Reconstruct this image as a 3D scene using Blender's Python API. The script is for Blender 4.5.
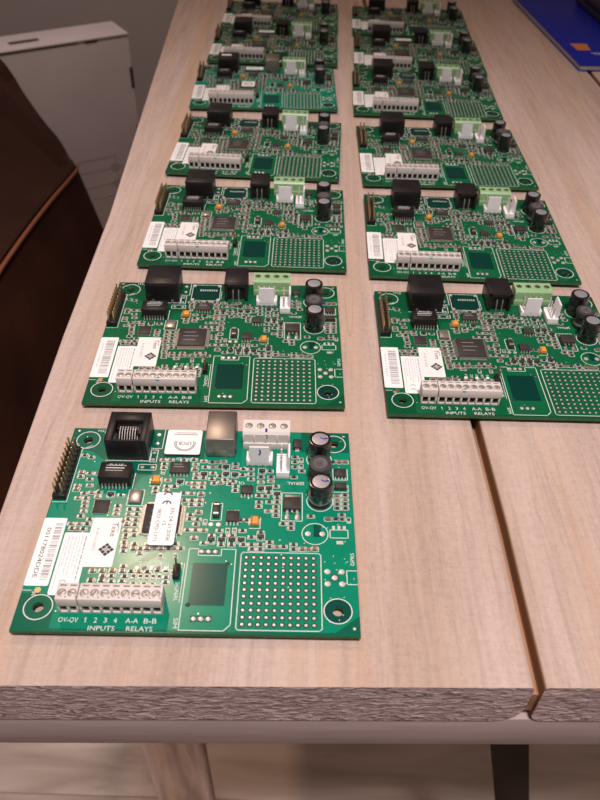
import bpy, bmesh, math, random
from mathutils import Vector, Matrix
random.seed(7)
R = math.radians
scn = bpy.context.scene
for o in list(bpy.data.objects):
    bpy.data.objects.remove(o)
COL = scn.collection

# ---------------------------------------------------------------- camera
cam_d = bpy.data.cameras.new('camera')
cam_d.sensor_fit = 'VERTICAL'; cam_d.sensor_height = 24.0
cam_d.lens = 24.0 * 740 / 800
cam_d.clip_start = 0.01; cam_d.clip_end = 50
cam = bpy.data.objects.new('camera', cam_d); COL.objects.link(cam)
pt, rl = R(42.443), R(1.80)
fwd = Vector((0, math.cos(pt), -math.sin(pt))); right0 = Vector((1, 0, 0)); up0 = Vector((0, math.sin(pt), math.cos(pt)))
rr = right0 * math.cos(rl) + up0 * math.sin(rl); uu = -right0 * math.sin(rl) + up0 * math.cos(rl)
m = Matrix.Identity(4)
for i in range(3):
    m[i][0] = rr[i]; m[i][1] = uu[i]; m[i][2] = -fwd[i]
m.translation = (0, 0, 0.96357)
cam.matrix_world = m
scn.camera = cam
cam_d.dof.use_dof = True
cam_d.dof.focus_distance = 0.30
cam_d.dof.aperture_fstop = 15.0

# ---------------------------------------------------------------- world, lamps, exposure
scn.view_settings.view_transform = 'Standard'; scn.view_settings.look = 'None'
scn.view_settings.gamma = 1.0; scn.view_settings.use_curve_mapping = False
scn.view_settings.exposure = 0.0
w = bpy.data.worlds.new('room_light'); scn.world = w; w.use_nodes = True
w.node_tree.nodes['Background'].inputs[0].default_value = (1.0, 0.78, 0.67, 1)
w.node_tree.nodes['Background'].inputs[1].default_value = 0.20

def spot(name, loc, target, power, size_deg, blend, radius, col):
    d = bpy.data.lights.new(name, 'SPOT'); d.energy = power; d.spot_size = R(size_deg); d.spot_blend = blend
    d.shadow_soft_size = radius; d.color = col
    o = bpy.data.objects.new(name, d); COL.objects.link(o); o.location = loc
    o.rotation_euler = (Vector(target) - Vector(loc)).to_track_quat('-Z', 'Y').to_euler()
    return o
spot('ceiling_spot_front', (0.12, -0.38, 2.45), (0.01, 0.14, 0.75), 152, 38, 1.0, 0.14, (1.0, 0.91, 0.90))
spot('ceiling_spot_middle', (-0.445, 1.30, 2.40), (-0.05, 0.36, 0.75), 36, 46, 1.0, 0.045, (1.0, 0.72, 0.52))
spot('added_back_fill', (-0.50, 0.90, 2.40), (-0.68, 1.60, 0.50), 62, 54, 1.0, 0.10, (1.0, 0.78, 0.72))  # unseen fill light added to brighten the back wall and cardboard box

# ---------------------------------------------------------------- materials
MATS = {}
def mat(name, col, rough=0.5, metal=0.0, spec=0.5, coat=0.0, noise=None, bump=None, sheen=0.0, trans=0.0):
    """principled material; noise = (scale, amount) mottles the colour, bump = (scale, distance)"""
    if name in MATS: return MATS[name]
    mt = bpy.data.materials.new(name); mt.use_nodes = True
    nt = mt.node_tree; b = nt.nodes['Principled BSDF']
    b.inputs['Base Color'].default_value = (*col, 1); b.inputs['Roughness'].default_value = rough
    b.inputs['Metallic'].default_value = metal; b.inputs['Specular IOR Level'].default_value = spec
    b.inputs['Coat Weight'].default_value = coat; b.inputs['Coat Roughness'].default_value = 0.15
    b.inputs['Sheen Weight'].default_value = sheen
    b.inputs['Transmission Weight'].default_value = trans
    if noise or bump:
        tc = nt.nodes.new('ShaderNodeTexCoord')
    if noise:
        n = nt.nodes.new('ShaderNodeTexNoise'); n.inputs['Scale'].default_value = noise[0]; n.inputs['Detail'].default_value = 4
        nt.links.new(tc.outputs['Object'], n.inputs['Vector'])
        r = nt.nodes.new('ShaderNodeValToRGB'); a = noise[1]
        r.color_ramp.elements[0].position = 0.3; r.color_ramp.elements[1].position = 0.7
        r.color_ramp.elements[0].color = (*[c * (1 - a) for c in col], 1); r.color_ramp.elements[1].color = (*[min(1, c * (1 + a)) for c in col], 1)
        nt.links.new(n.outputs['Fac'], r.inputs[0]); nt.links.new(r.outputs[0], b.inputs['Base Color'])
    if bump:
        n2 = nt.nodes.new('ShaderNodeTexNoise'); n2.inputs['Scale'].default_value = bump[0]; n2.inputs['Detail'].default_value = 3
        nt.links.new(tc.outputs['Object'], n2.inputs['Vector'])
        bp = nt.nodes.new('ShaderNodeBump'); bp.inputs['Distance'].default_value = bump[1]; bp.inputs['Strength'].default_value = 0.6
        nt.links.new(n2.outputs['Fac'], bp.inputs['Height']); nt.links.new(bp.outputs[0], b.inputs['Normal'])
    MATS[name] = mt
    return mt

def wood_top():
    mt = bpy.data.materials.new('washed_wood'); mt.use_nodes = True; nt = mt.node_tree; b = nt.nodes['Principled BSDF']
    b.inputs['Roughness'].default_value = 0.7; b.inputs['Specular IOR Level'].default_value = 0.12
    tc = nt.nodes.new('ShaderNodeTexCoord')
    def mp(s, loc=(0, 0, 0)):
        q = nt.nodes.new('ShaderNodeMapping'); q.inputs['Scale'].default_value = s; q.inputs['Location'].default_value = loc
        nt.links.new(tc.outputs['Object'], q.inputs['Vector']); return q.outputs[0]
    def nz(v, sc, det=5, dist=0.0, rough=0.6):
        n = nt.nodes.new('ShaderNodeTexNoise'); n.inputs['Scale'].default_value = sc; n.inputs['Detail'].default_value = det
        n.inputs['Distortion'].default_value = dist; n.inputs['Roughness'].default_value = rough
        nt.links.new(v, n.inputs['Vector']); return n.outputs['Fac']
    def ramp(f, stops):
        r = nt.nodes.new('ShaderNodeValToRGB'); r.color_ramp.elements[0].position = stops[0][0]; r.color_ramp.elements[0].color = (*stops[0][1], 1)
        r.color_ramp.elements[1].position = stops[-1][0]; r.color_ramp.elements[1].color = (*stops[-1][1], 1)
        for p_, c_ in stops[1:-1]:
            e = r.color_ramp.elements.new(p_); e.color = (*c_, 1)
        nt.links.new(f, r.inputs[0]); return r.outputs[0]
    def mix(f, a, b_, typ='MIX'):
        x = nt.nodes.new('ShaderNodeMix'); x.data_type = 'RGBA'; x.blend_type = typ
        if isinstance(f, float): x.inputs[0].default_value = f
        else: nt.links.new(f, x.inputs[0])
        nt.links.new(a, x.inputs[6])
        if isinstance(b_, tuple): x.inputs[7].default_value = (*b_, 1)
        else: nt.links.new(b_, x.inputs[7])
        return x.outputs[2]
    broad = nz(mp((22, 2.2, 22)), 1.0, 4, 0.6)
    c1 = ramp(broad, [(0.30, (0.465, 0.335, 0.275)), (0.45, (0.52, 0.39, 0.335)), (0.60, (0.565, 0.44, 0.395)), (0.75, (0.50, 0.372, 0.315))])
    fine = nz(mp((330, 16, 330)), 1.0, 8, 0.4, 0.7)
    c2 = mix(0.75, c1, ramp(fine, [(0.30, (0.74, 0.72, 0.71)), (0.55, (1, 1, 1)), (0.75, (1.04, 1.03, 1.02))]), 'MULTIPLY')
    cross = nz(mp((90, 620, 90), (3, 1, 0)), 1.0, 4, 1.5)
    c3 = mix(0.20, c2, ramp(cross, [(0.35, (0.82, 0.80, 0.80)), (0.6, (1, 1, 1))]), 'MULTIPLY')
    grit = nz(mp((520, 420, 520), (1, 7, 0)), 1.0, 6, 0.6, 0.75)
    c3 = mix(0.55, c3, ramp(grit, [(0.33, (0.80, 0.77, 0.76)), (0.50, (0.98, 0.97, 0.97)), (0.68, (1.08, 1.08, 1.08))]), 'MULTIPLY')
    warm = nz(mp((48, 2.2, 48), (5, 2, 1)), 1.0, 3, 0.2)
    c4 = mix(ramp(warm, [(0.54, (0, 0, 0)), (0.72, (0.55, 0.55, 0.55))]), c3, (0.54, 0.345, 0.215))
    crack = nz(mp((75, 1.6, 75), (8.3, 0.4, 0)), 1.0, 2, 0.8)
    c5 = mix(ramp(crack, [(0.496, (0, 0, 0)), (0.50, (0.32, 0.32, 0.32)), (0.504, (0, 0, 0))]), c4, (0.27, 0.17, 0.12))
    nt.links.new(c5, b.inputs['Base Color'])
    ad = nt.nodes.new('ShaderNodeMath'); ad.operation = 'ADD'
    nt.links.new(fine, ad.inputs[0]); nt.links.new(cross, ad.inputs[1])
    bp = nt.nodes.new('ShaderNodeBump'); bp.inputs['Distance'].default_value = 0.0005; bp.inputs['Strength'].default_value = 0.5
    nt.links.new(ad.outputs[0], bp.inputs['Height']); nt.links.new(bp.outputs[0], b.inputs['Normal'])
    MATS['washed_wood'] = mt

def wood_end():
    mt = bpy.data.materials.new('sawn_end_grain'); mt.use_nodes = True; nt = mt.node_tree; b = nt.nodes['Principled BSDF']
    b.inputs['Roughness'].default_value = 0.8; b.inputs['Specular IOR Level'].default_value = 0.2
    tc = nt.nodes.new('ShaderNodeTexCoord')
    q = nt.nodes.new('ShaderNodeMapping'); q.inputs['Scale'].default_value = (170, 170, 480); q.inputs['Rotation'].default_value = (0, 0.22, 0)
    nt.links.new(tc.outputs['Object'], q.inputs['Vector'])
    n = nt.nodes.new('ShaderNodeTexNoise'); n.inputs['Scale'].default_value = 1; n.inputs['Detail'].default_value = 4; n.inputs['Distortion'].default_value = 1.2
    nt.links.new(q.outputs[0], n.inputs['Vector'])
    r = nt.nodes.new('ShaderNodeValToRGB'); r.color_ramp.elements[0].position = 0.32; r.color_ramp.elements[1].position = 0.66
    r.color_ramp.elements[0].color = (0.30, 0.21, 0.205, 1); r.color_ramp.elements[1].color = (0.60, 0.445, 0.44, 1)
    nt.links.new(n.outputs['Fac'], r.inputs[0]); nt.links.new(r.outputs[0], b.inputs['Base Color'])
    bp = nt.nodes.new('ShaderNodeBump'); bp.inputs['Distance'].default_value = 0.0035; bp.inputs['Strength'].default_value = 1.0
    nt.links.new(n.outputs['Fac'], bp.inputs['Height']); nt.links.new(bp.outputs[0], b.inputs['Normal'])
    MATS['sawn_end_grain'] = mt

def streaky(name, ca, cb, scale, rough, bumpd=0.0):
    mt = bpy.data.materials.new(name); mt.use_nodes = True; nt = mt.node_tree; b = nt.nodes['Principled BSDF']
    b.inputs['Roughness'].default_value = rough
    tc = nt.nodes.new('ShaderNodeTexCoord'); q = nt.nodes.new('ShaderNodeMapping'); q.inputs['Scale'].default_value = scale
    nt.links.new(tc.outputs['Object'], q.inputs['Vector'])
    n = nt.nodes.new('ShaderNodeTexNoise'); n.inputs['Scale'].default_value = 1; n.inputs['Detail'].default_value = 5; n.inputs['Distortion'].default_value = 0.5
    nt.links.new(q.outputs[0], n.inputs['Vector'])
    r = nt.nodes.new('ShaderNodeValToRGB'); r.color_ramp.elements[0].position = 0.3; r.color_ramp.elements[1].position = 0.7
    r.color_ramp.elements[0].color = (*ca, 1); r.color_ramp.elements[1].color = (*cb, 1)
    nt.links.new(n.outputs['Fac'], r.inputs[0]); nt.links.new(r.outputs[0], b.inputs['Base Color'])
    if bumpd:
        bp = nt.nodes.new('ShaderNodeBump'); bp.inputs['Distance'].default_value = bumpd; bp.inputs['Strength'].default_value = 0.5
        nt.links.new(n.outputs['Fac'], bp.inputs['Height']); nt.links.new(bp.outputs[0], b.inputs['Normal'])
    MATS[name] = mt

wood_top(); wood_end()
streaky('stained_plank_side', (0.24, 0.115, 0.06), (0.42, 0.22, 0.125), (150, 8, 150), 0.7)
streaky('grey_painted_batten', (0.36, 0.265, 0.262), (0.43, 0.325, 0.32), (25, 300, 300), 0.7, 0.0002)
streaky('floor_laminate', (0.40, 0.29, 0.23), (0.78, 0.62, 0.53), (5, 30, 30), 0.45)
streaky('brushed_leg_steel', (0.22, 0.15, 0.12), (0.72, 0.58, 0.50), (70, 70, 9), 0.30)
MATS['brushed_leg_steel'].node_tree.nodes['Principled BSDF'].inputs['Metallic'].default_value = 0.85
mat('wall_paint', (0.40, 0.36, 0.35), 0.9, bump=(90, 0.0006))
mat('carton', (0.62, 0.56, 0.57), 0.75, noise=(9, 0.05))
mat('carton_shadow_gap', (0.05, 0.04, 0.04), 0.9)
mat('carton_print', (0.48, 0.43, 0.44), 0.8)
mat('brown_leather', (0.046, 0.014, 0.008), 0.62, spec=0.18, noise=(14, 0.30), bump=(420, 0.0006))
mat('orange_piping', (0.30, 0.10, 0.045), 0.5)
mat('dark_wood_leg', (0.05, 0.034, 0.027), 0.85, spec=0.15)
mat('black_steel', (0.02, 0.019, 0.018), 0.5, metal=0.5)
mat('blue_cover', (0.010, 0.020, 0.36), 0.35, spec=0.25, noise=(6, 0.10))
mat('orange_print', (0.62, 0.20, 0.05), 0.4)
mat('white_print', (0.75, 0.75, 0.78), 0.5)
mat('paper_pages', (0.55, 0.48, 0.44), 0.8, noise=(900, 0.12))
mat('navy_leatherette', (0.010, 0.010, 0.030), 0.45, bump=(700, 0.0003))

# board materials
mat('mask_dark_teal', (0.003, 0.105, 0.060), 0.22, spec=0.22)
mat('mask_bright_teal', (0.003, 0.205, 0.118), 0.20, noise=(160, 0.06), spec=0.22)
mat('mask_patch_teal', (0.003, 0.062, 0.048), 0.20, spec=0.22)
mat('trace_teal', (0.006, 0.150, 0.086), 0.22, spec=0.22)
mat('mask_dark_green', (0.003, 0.070, 0.029), 0.24, spec=0.22)
mat('mask_bright_green', (0.004, 0.104, 0.040), 0.24, noise=(160, 0.08), spec=0.22)
mat('mask_patch_green', (0.002, 0.036, 0.027), 0.24, spec=0.22)
mat('trace_green', (0.006, 0.092, 0.037), 0.24, spec=0.22)
mat('board_edge', (0.030, 0.105, 0.035), 0.7, noise=(600, 0.3))
mat('silk_white', (0.68, 0.70, 0.66), 0.5)
mat('solder', (0.56, 0.52, 0.49), 0.38, metal=0.85)
mat('pad_tin', (0.80, 0.76, 0.74), 0.35, metal=0.6)
mat('via_dark', (0.010, 0.035, 0.025), 0.5)
mat('gold_pin', (0.50, 0.37, 0.22), 0.32, metal=0.9)
mat('black_plastic', (0.012, 0.010, 0.010), 0.42, spec=0.3, noise=(70, 0.15))
mat('jack_plastic', (0.014, 0.012, 0.013), 0.38, spec=0.32, noise=(60, 0.2), bump=(500, 0.00008))
mat('chip_epoxy', (0.040, 0.033, 0.033), 0.45, spec=0.35, noise=(500, 0.12))
mat('chip_print', (0.30, 0.28, 0.27), 0.6)
mat('capacitor_sleeve', (0.010, 0.009, 0.010), 0.22, coat=0.4)
mat('capacitor_end', (0.46, 0.43, 0.47), 0.40, metal=0.6)
mat('capacitor_stripe', (0.42, 0.30, 0.18), 0.4)
mat('inductor_core', (0.040, 0.036, 0.038), 0.5)
mat('inductor_face', (0.10, 0.09, 0.095), 0.45)
mat('terminal_grey', (0.63, 0.58, 0.56), 0.42)
mat('terminal_hole', (0.035, 0.030, 0.030), 0.6)
mat('screw_steel', (0.55, 0.52, 0.50), 0.4, metal=0.7)
mat('screw_dull', (0.16, 0.15, 0.13), 0.45, metal=0.6)
mat('slot_brown', (0.20, 0.13, 0.11), 0.6)
mat('connector_green', (0.28, 0.46, 0.235), 0.35, noise=(60, 0.05))
mat('connector_white', (0.66, 0.61, 0.58), 0.4)
mat('nylon_white', (0.84, 0.81, 0.83), 0.35)
mat('usb_shell', (0.34, 0.30, 0.28), 0.40, metal=0.9, noise=(90, 0.12))
mat('crystal_can', (0.62, 0.58, 0.54), 0.3, metal=0.85)
mat('tantalum_orange', (0.72, 0.30, 0.035), 0.45)
mat('ceramic_brown', (0.20, 0.135, 0.105), 0.45)
mat('resistor_black', (0.035, 0.030, 0.030), 0.4)
mat('sticker_white', (0.83, 0.81, 0.81), 0.38, spec=0.5)
mat('sticker_pink', (0.82, 0.775, 0.765), 0.38)
mat('ink_black', (0.03, 0.028, 0.03), 0.6)
mat('ink_grey', (0.34, 0.32, 0.33), 0.6)
mat('ink_pale', (0.60, 0.57, 0.58), 0.6)
mat('pen_blue', (0.03, 0.025, 0.25), 0.5)
mat('pen_teal', (0.02, 0.36, 0.38), 0.5)

# ---------------------------------------------------------------- mesh builder (millimetres)
class MB:
    def __init__(self): self.v = []; self.f = []; self.m = []
    def add(self, vs, fs, mt):
        o = len(self.v); self.v += [tuple(q) for q in vs]
        for f in fs: self.f.append(tuple(i + o for i in f)); self.m.append(mt)
    def box(self, x0, x1, y0, y1, z0, z1, mt, bev=0.0, top=None):
        if x1 < x0: x0, x1 = x1, x0
        if y1 < y0: y0, y1 = y1, y0
        if bev <= 0:
            vs = [(x0,y0,z0),(x1,y0,z0),(x1,y1,z0),(x0,y1,z0),(x0,y0,z1),(x1,y0,z1),(x1,y1,z1),(x0,y1,z1)]
            fs = [(0,3,2,1),(4,5,6,7),(0,1,5,4),(1,2,6,5),(2,3,7,6),(3,0,4,7)]
            self.add(vs, fs, mt)
            if top: self.m[-5] = top
        else:
            bm = bmesh.new(); bmesh.ops.create_cube(bm, size=1)
            for q in bm.verts: q.co = ((x0+x1)/2 + q.co.x*(x1-x0), (y0+y1)/2 + q.co.y*(y1-y0), (z0+z1)/2 + q.co.z*(z1-z0))
            bmesh.ops.bevel(bm, geom=list(bm.edges), offset=bev, segments=2, affect='EDGES', profile=0.5)
            bm.verts.index_update()
            self.add([q.co[:] for q in bm.verts], [[q.index for q in f.verts] for f in bm.faces], mt); bm.free()
    def lathe(self, cx, cy, prof, n, mts):
        """prof: list of (r, z); mts: one material or one per segment"""
        vs = []; fs = []; o = len(self.v)
        for r, z in prof:
            for i in range(n):
                a = 2*math.pi*i/n; vs.append((cx + r*math.cos(a), cy + r*math.sin(a), z))
        self.v += vs
        for k in range(len(prof)-1):
            mt = mts if isinstance(mts, str) else mts[k]
            for i in range(n):
                j = (i+1) % n
                self.f.append((o+k*n+i, o+k*n+j, o+(k+1)*n+j, o+(k+1)*n+i)); self.m.append(mt)
        self.f.append(tuple(o+(len(prof)-1)*n+i for i in range(n))); self.m.append(mts if isinstance(mts, str) else mts[-1])
        self.f.append(tuple(o+n-1-i for i in range(n))); self.m.append(mts if isinstance(mts, str) else mts[0])
    def disc(self, cx, cy, r, z, mt, n=16):
        self.add([(cx+r*math.cos(2*math.pi*i/n), cy+r*math.sin(2*math.pi*i/n), z) for i in range(n)], [tuple(range(n))], mt)
    def ring(self, cx, cy, r0, r1, z, mt, n=32, a0=0, a1=360, rx=1.0):
        full = abs(a1-a0) >= 359.9; k = n if full else n+1
        vs = []
        for i in range(k):
            a = R(a0 + (a1-a0)*i/n)
            vs += [(cx+r0*rx*math.cos(a), cy+r0*math.sin(a), z), (cx+r1*rx*math.cos(a), cy+r1*math.sin(a), z)]
        fs = []
        for i in range(n):
            j = (i+1) % k
            fs.append((2*i, 2*i+1, 2*j+1, 2*j))
        self.add(vs, fs, mt)
    def poly(self, pts, z, mt):
        a = sum(pts[i][0]*pts[(i+1) % len(pts)][1] - pts[(i+1) % len(pts)][0]*pts[i][1] for i in range(len(pts)))
        if a < 0: pts = pts[::-1]
        self.add([(x, y, z) for x, y in pts], [tuple(range(len(pts)))], mt)
    def rect(self, x0, x1, y0, y1, z, mt): self.poly([(x0,y0),(x1,y0),(x1,y1),(x0,y1)], z, mt)
    def line(self, pts, wd, z, mt, closed=False):
        pts = [Vector(q) for q in pts]; n = len(pts)
        for i in range(n if closed else n-1):
            a, b = pts[i], pts[(i+1) % n]; d = (b-a)
            if d.length < 1e-6: continue
            d.normalize(); nn = Vector((-d.y, d.x))*wd/2; e = d*wd/2
            a2, b2 = a-e, b+e
            self.poly([tuple(a2-nn), tuple(b2-nn), tuple(b2+nn), tuple(a2+nn)], z, mt)
    def tube(self, pts, r, n, mt, cap=True):
        pts = [Vector(q) for q in pts]; o = len(self.v); prev = None
        for i, q in enumerate(pts):
            t = (pts[min(i+1, len(pts)-1)] - pts[max(i-1, 0)]).normalized()
            ref = Vector((0,0,1)) if abs(t.z) < 0.95 else Vector((1,0,0))
            s = t.cross(ref).normalized(); u = s.cross(t)
            for k in range(n):
                a = 2*math.pi*k/n; self.v.append(tuple(q + (s*math.cos(a) + u*math.sin(a))*r))
        for i in range(len(pts)-1):
            for k in range(n):
                j = (k+1) % n
                self.f.append((o+i*n+k, o+(i+1)*n+k, o+(i+1)*n+j, o+i*n+j)); self.m.append(mt)
        if cap:
            self.f.append(tuple(o+k for k in range(n))); self.m.append(mt)
            e = o+(len(pts)-1)*n; self.f.append(tuple(e+n-1-k for k in range(n))); self.m.append(mt)
    def prism_x(self, prof, x0, x1, mt):
        """prof: (y, z) outline, counter-clockwise seen from +x"""
        n = len(prof)
        vs = [(x0, y, z) for y, z in prof] + [(x1, y, z) for y, z in prof]
        fs = [tuple(range(n))[::-1], tuple(range(n, 2*n))] + [(i, (i+1) % n, n+(i+1) % n, n+i) for i in range(n)]
        self.add(vs, fs, mt)
    def prism_y(self, prof, y0, y1, mt):
        n = len(prof)
        vs = [(x, y0, z) for x, z in prof] + [(x, y1, z) for x, z in prof]
        fs = [tuple(range(n)), tuple(range(n, 2*n))[::-1]] + [((i+1) % n, i, n+i, n+(i+1) % n) for i in range(n)]
        self.add(vs, fs, mt)
    def text(self, s, cx, cy, wd, ht, z, mt, rot=0):
        vs, fs = glyphs(s)
        xs = [q[0] for q in vs]; ys = [q[1] for q in vs]
        x0, x1, y0, y1 = min(xs), max(xs), min(ys), max(ys)
        a = R(rot); ca, sa = math.cos(a), math.sin(a); out = []
        for x, y in vs:
            u = ((x-x0)/max(x1-x0, 1e-6) - 0.5)*wd; v = ((y-y0)/max(y1-y0, 1e-6) - 0.5)*ht
            out.append((cx + u*ca - v*sa, cy + u*sa + v*ca, z))
        self.add(out, fs, mt)
    def mesh(self, name, scale=0.001, smooth=True):
        me = bpy.data.meshes.new(name)
        me.from_pydata([(x*scale, y*scale, z*scale) for x, y, z in self.v], [], self.f)
        names = []
        for q in self.m:
            if q not in names: names.append(q)
        for q in names: me.materials.append(MATS[q])
        me.polygons.foreach_set('material_index', [names.index(q) for q in self.m])
        me.update()
        if smooth:
            me.shade_smooth(); me.set_sharp_from_angle(angle=R(38))
        return me
_gl = {}
def glyphs(s):
    if s in _gl: return _gl[s]
    cu = bpy.data.curves.new('glyphs', 'FONT'); cu.body = s; cu.resolution_u = 2; cu.size = 1
    o = bpy.data.objects.new('glyphs', cu); COL.objects.link(o)
    dg = bpy.context.evaluated_depsgraph_get(); e = o.evaluated_get(dg); me = e.to_mesh()
    r = ([(q.co.x, q.co.y) for q in me.vertices], [tuple(f.vertices) for f in me.polygons])
    e.to_mesh_clear(); bpy.data.objects.remove(o); bpy.data.curves.remove(cu)
    _gl[s] = r
    return r

def obj(name, me, parent=None, loc=(0,0,0), kind=None, label=None):
    o = bpy.data.objects.new(name, me); COL.objects.link(o); o.location = loc
    if parent is not None: o.parent = parent
    if kind: o['kind'] = kind
    if label: o['label'] = label
    return o
def thing(name, label, cat, loc=(0,0,0), rz=0, group=None):
    o = bpy.data.objects.new(name, None); COL.objects.link(o); o.location = loc; o.rotation_euler = (0,0,rz)
    o.empty_display_size = 0.02; o['label'] = label; o['category'] = cat
    if group: o['group'] = group
    return o

TOP = 0.75
# ================================================================ THE ROOM
def slab(name, x0, x1, y0, y1, z0, z1, mt):
    b = MB(); b.box(x0*1000, x1*1000, y0*1000, y1*1000, z0*1000, z1*1000, mt); return b.mesh(name)
fl = obj('floor', slab('floor', -2.2, 2.4, -1.6, 1.70, -0.05, -0.012, 'floor_laminate'), kind='structure')
obj('wall_back', slab('wall_back', -2.2, 2.4, 1.70, 1.80, -0.05, 2.6, 'wall_paint'), kind='structure')
obj('wall_left', slab('wall_left', -2.3, -2.2, -1.6, 1.80, -0.05, 2.6, 'wall_paint'), kind='structure')
obj('baseboard_back', slab('baseboard_back', -2.2, 2.4, 1.685, 1.70, -0.012, 0.08, 'carton'), kind='structure')
b = MB(); b.box(-640, 640, -94.6, 94.6, 0, 11.8, 'floor_laminate', bev=0.5); pm = b.mesh('floor_plank')
for i in range(-6, 7):
    for j in range(-1, 2):
        x = 0.25 + j*1.284 + (0.9 if i % 2 else 0.0); y = 0.238 + i*0.19
        if -1.55 < x < 1.75 and -1.4 < y < 1.6:
            obj('floor_plank', pm, fl, (x, y, -0.012))

# ================================================================ THE TABLE
tb = thing('plank_table', 'grey-washed wooden plank table carrying the circuit boards', 'table', (0, 0, 0))
def plank(stations, zt, th, rl_, rr_, mt_top, mt_side, mt_end):
    """stations: (y, xl, xr) in mm; rounded lower edges with radius rl_, rr_"""
    b = MB(); rt = 1.3; zb = zt - th; rings = []
    for y, xl, xr in stations:
        q = []
        for r_, cx, cz, a0 in ((rt, xr-rt, zt-rt, 0), (rt, xl+rt, zt-rt, 90), (rl_, xl+rl_, zb+rl_, 180), (rr_, xr-rr_, zb+rr_, 270)):
            for k in range(5):
                a = R(a0 + 90*k/4); q.append((cx + r_*math.cos(a), y, cz + r_*math.sin(a)))
        rings.append(q)
    n = len(rings[0])
    for q in rings: b.v += q
    for i in range(len(rings)-1):
        for k in range(n):
            j = (k+1) % n
            side = (k > 6 and k < 10) or (k >= 18) or k == n-1
            b.f.append((i*n+k, i*n+j, (i+1)*n+j, (i+1)*n+k)); b.m.append(mt_side if side else mt_top)
    b.f.append(tuple(range(n))[::-1]); b.m.append(mt_end)
    e = (len(rings)-1)*n; b.f.append(tuple(e+k for k in range(n))); b.m.append(mt_end)
    # let the first ring face outwards
    return b.mesh('plank')
ys = [103, 169, 274, 388, 600, 838, 1180, 1560]
xl1 = [-105, -107.7, -111.9, -114.5, -126, -138.6, -152, -168]
g1 = [73.8, 73.4, 70.4, 66.5, 60, 53, 43, 32]; g2 = [253, 251.5, 249, 246, 239.5, 233, 223, 212]; g3 = [428, 426, 423, 420, 414, 407, 397, 386]
P1 = list(zip(ys, xl1, g1))
pl = [P1,
      [(y, a + 3.3, c - 1.6) for y, a, c in zip(ys, g1, g2)],
      [(y, a + 1.6, c - 1.6) for y, a, c in zip(ys, g2, g3)],
      [(y, a + 1.6, a + 170) for y, a in zip(ys, g3)]]
for i, st in enumerate(pl):
    me = plank(st, 750, 22.3, 4 if i else 3, 9 if i == 0 else 4, 'washed_wood', 'stained_plank_side', 'sawn_end_grain')
    # front ends follow the table's slight turn against the camera
    for q in me.vertices:
        if q.co.y < 0.15: q.co.y += 0.0277*(q.co.x - 0.0) + 0.0028
    o = obj('plank', me, tb)
for gl, wd, z0, z1 in ((g1, 3.3, 732, 742.5), (g2, 1.6, 732, 743)):
    b = MB()
    for (y0, a0), (y1, a1) in zip(list(zip(ys, gl))[:-1], list(zip(ys, gl))[1:]):
        if y0 < 110: y0 = 109.5
        vs = [(a0-2, y0, z0), (a0+wd+2, y0, z0), (a0+wd+2, y0, z1), (a0-2, y0, z1), (a1-2, y1, z0), (a1+wd+2, y1, z0), (a1+wd+2, y1, z1), (a1-2, y1, z1)]
        b.add(vs, [(0,1,2,3), (5,4,7,6), (3,2,6,7), (1,0,4,5)], 'stained_plank_side')
    obj('tongue', b.mesh('tongue'), tb)
b = MB(); b.box(-104, 590, 0, 56, 708.4, 727.7, 'grey_painted_batten', bev=0.35)
me = b.mesh('batten')
for q in me.vertices: q.co.y += 0.1063 + 0.0277*q.co.x
obj('batten', me, tb)
b = MB(); b.box(-150, 590, 1460, 1530, 708.4, 727.7, 'grey_painted_batten', bev=0.8); obj('batten', b.mesh('batten'), tb)
b = MB(); b.tube([(-78, 205, 708), (-73.5, 200, 472), (-66, 195, 0)], 19.5, 28, 'brushed_leg_steel'); lg = obj('leg', b.mesh('leg'), tb)
b = MB(); b.tube([(560, 205, 708), (566, 195, 0)], 19.5, 28, 'brushed_leg_steel'); obj('leg', b.mesh('leg'), tb)
b = MB(); b.tube([(-110, 1440, 708), (-120, 1450, 0)], 19.5, 28, 'brushed_leg_steel'); obj('leg', b.mesh('leg'), tb)
b = MB(); b.tube([(540, 1440, 708), (546, 1450, 0)], 19.5, 28, 'brushed_leg_steel'); obj('leg', b.mesh('leg'), tb)
b = MB(); b.box(-74, -28, 164, 240, 703, 708.4, 'black_steel', bev=0.8); b.box(-107, -74, 164, 240, 703, 708.4, 'black_steel', bev=0.8)
obj('leg_plate', b.mesh('leg_plate'), tb)
b = MB(); b.tube([(84, 200, 727), (254, 205, 0)], 12, 16, 'dark_wood_leg'); obj('support_post', b.mesh('support_post'), tb)

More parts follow.
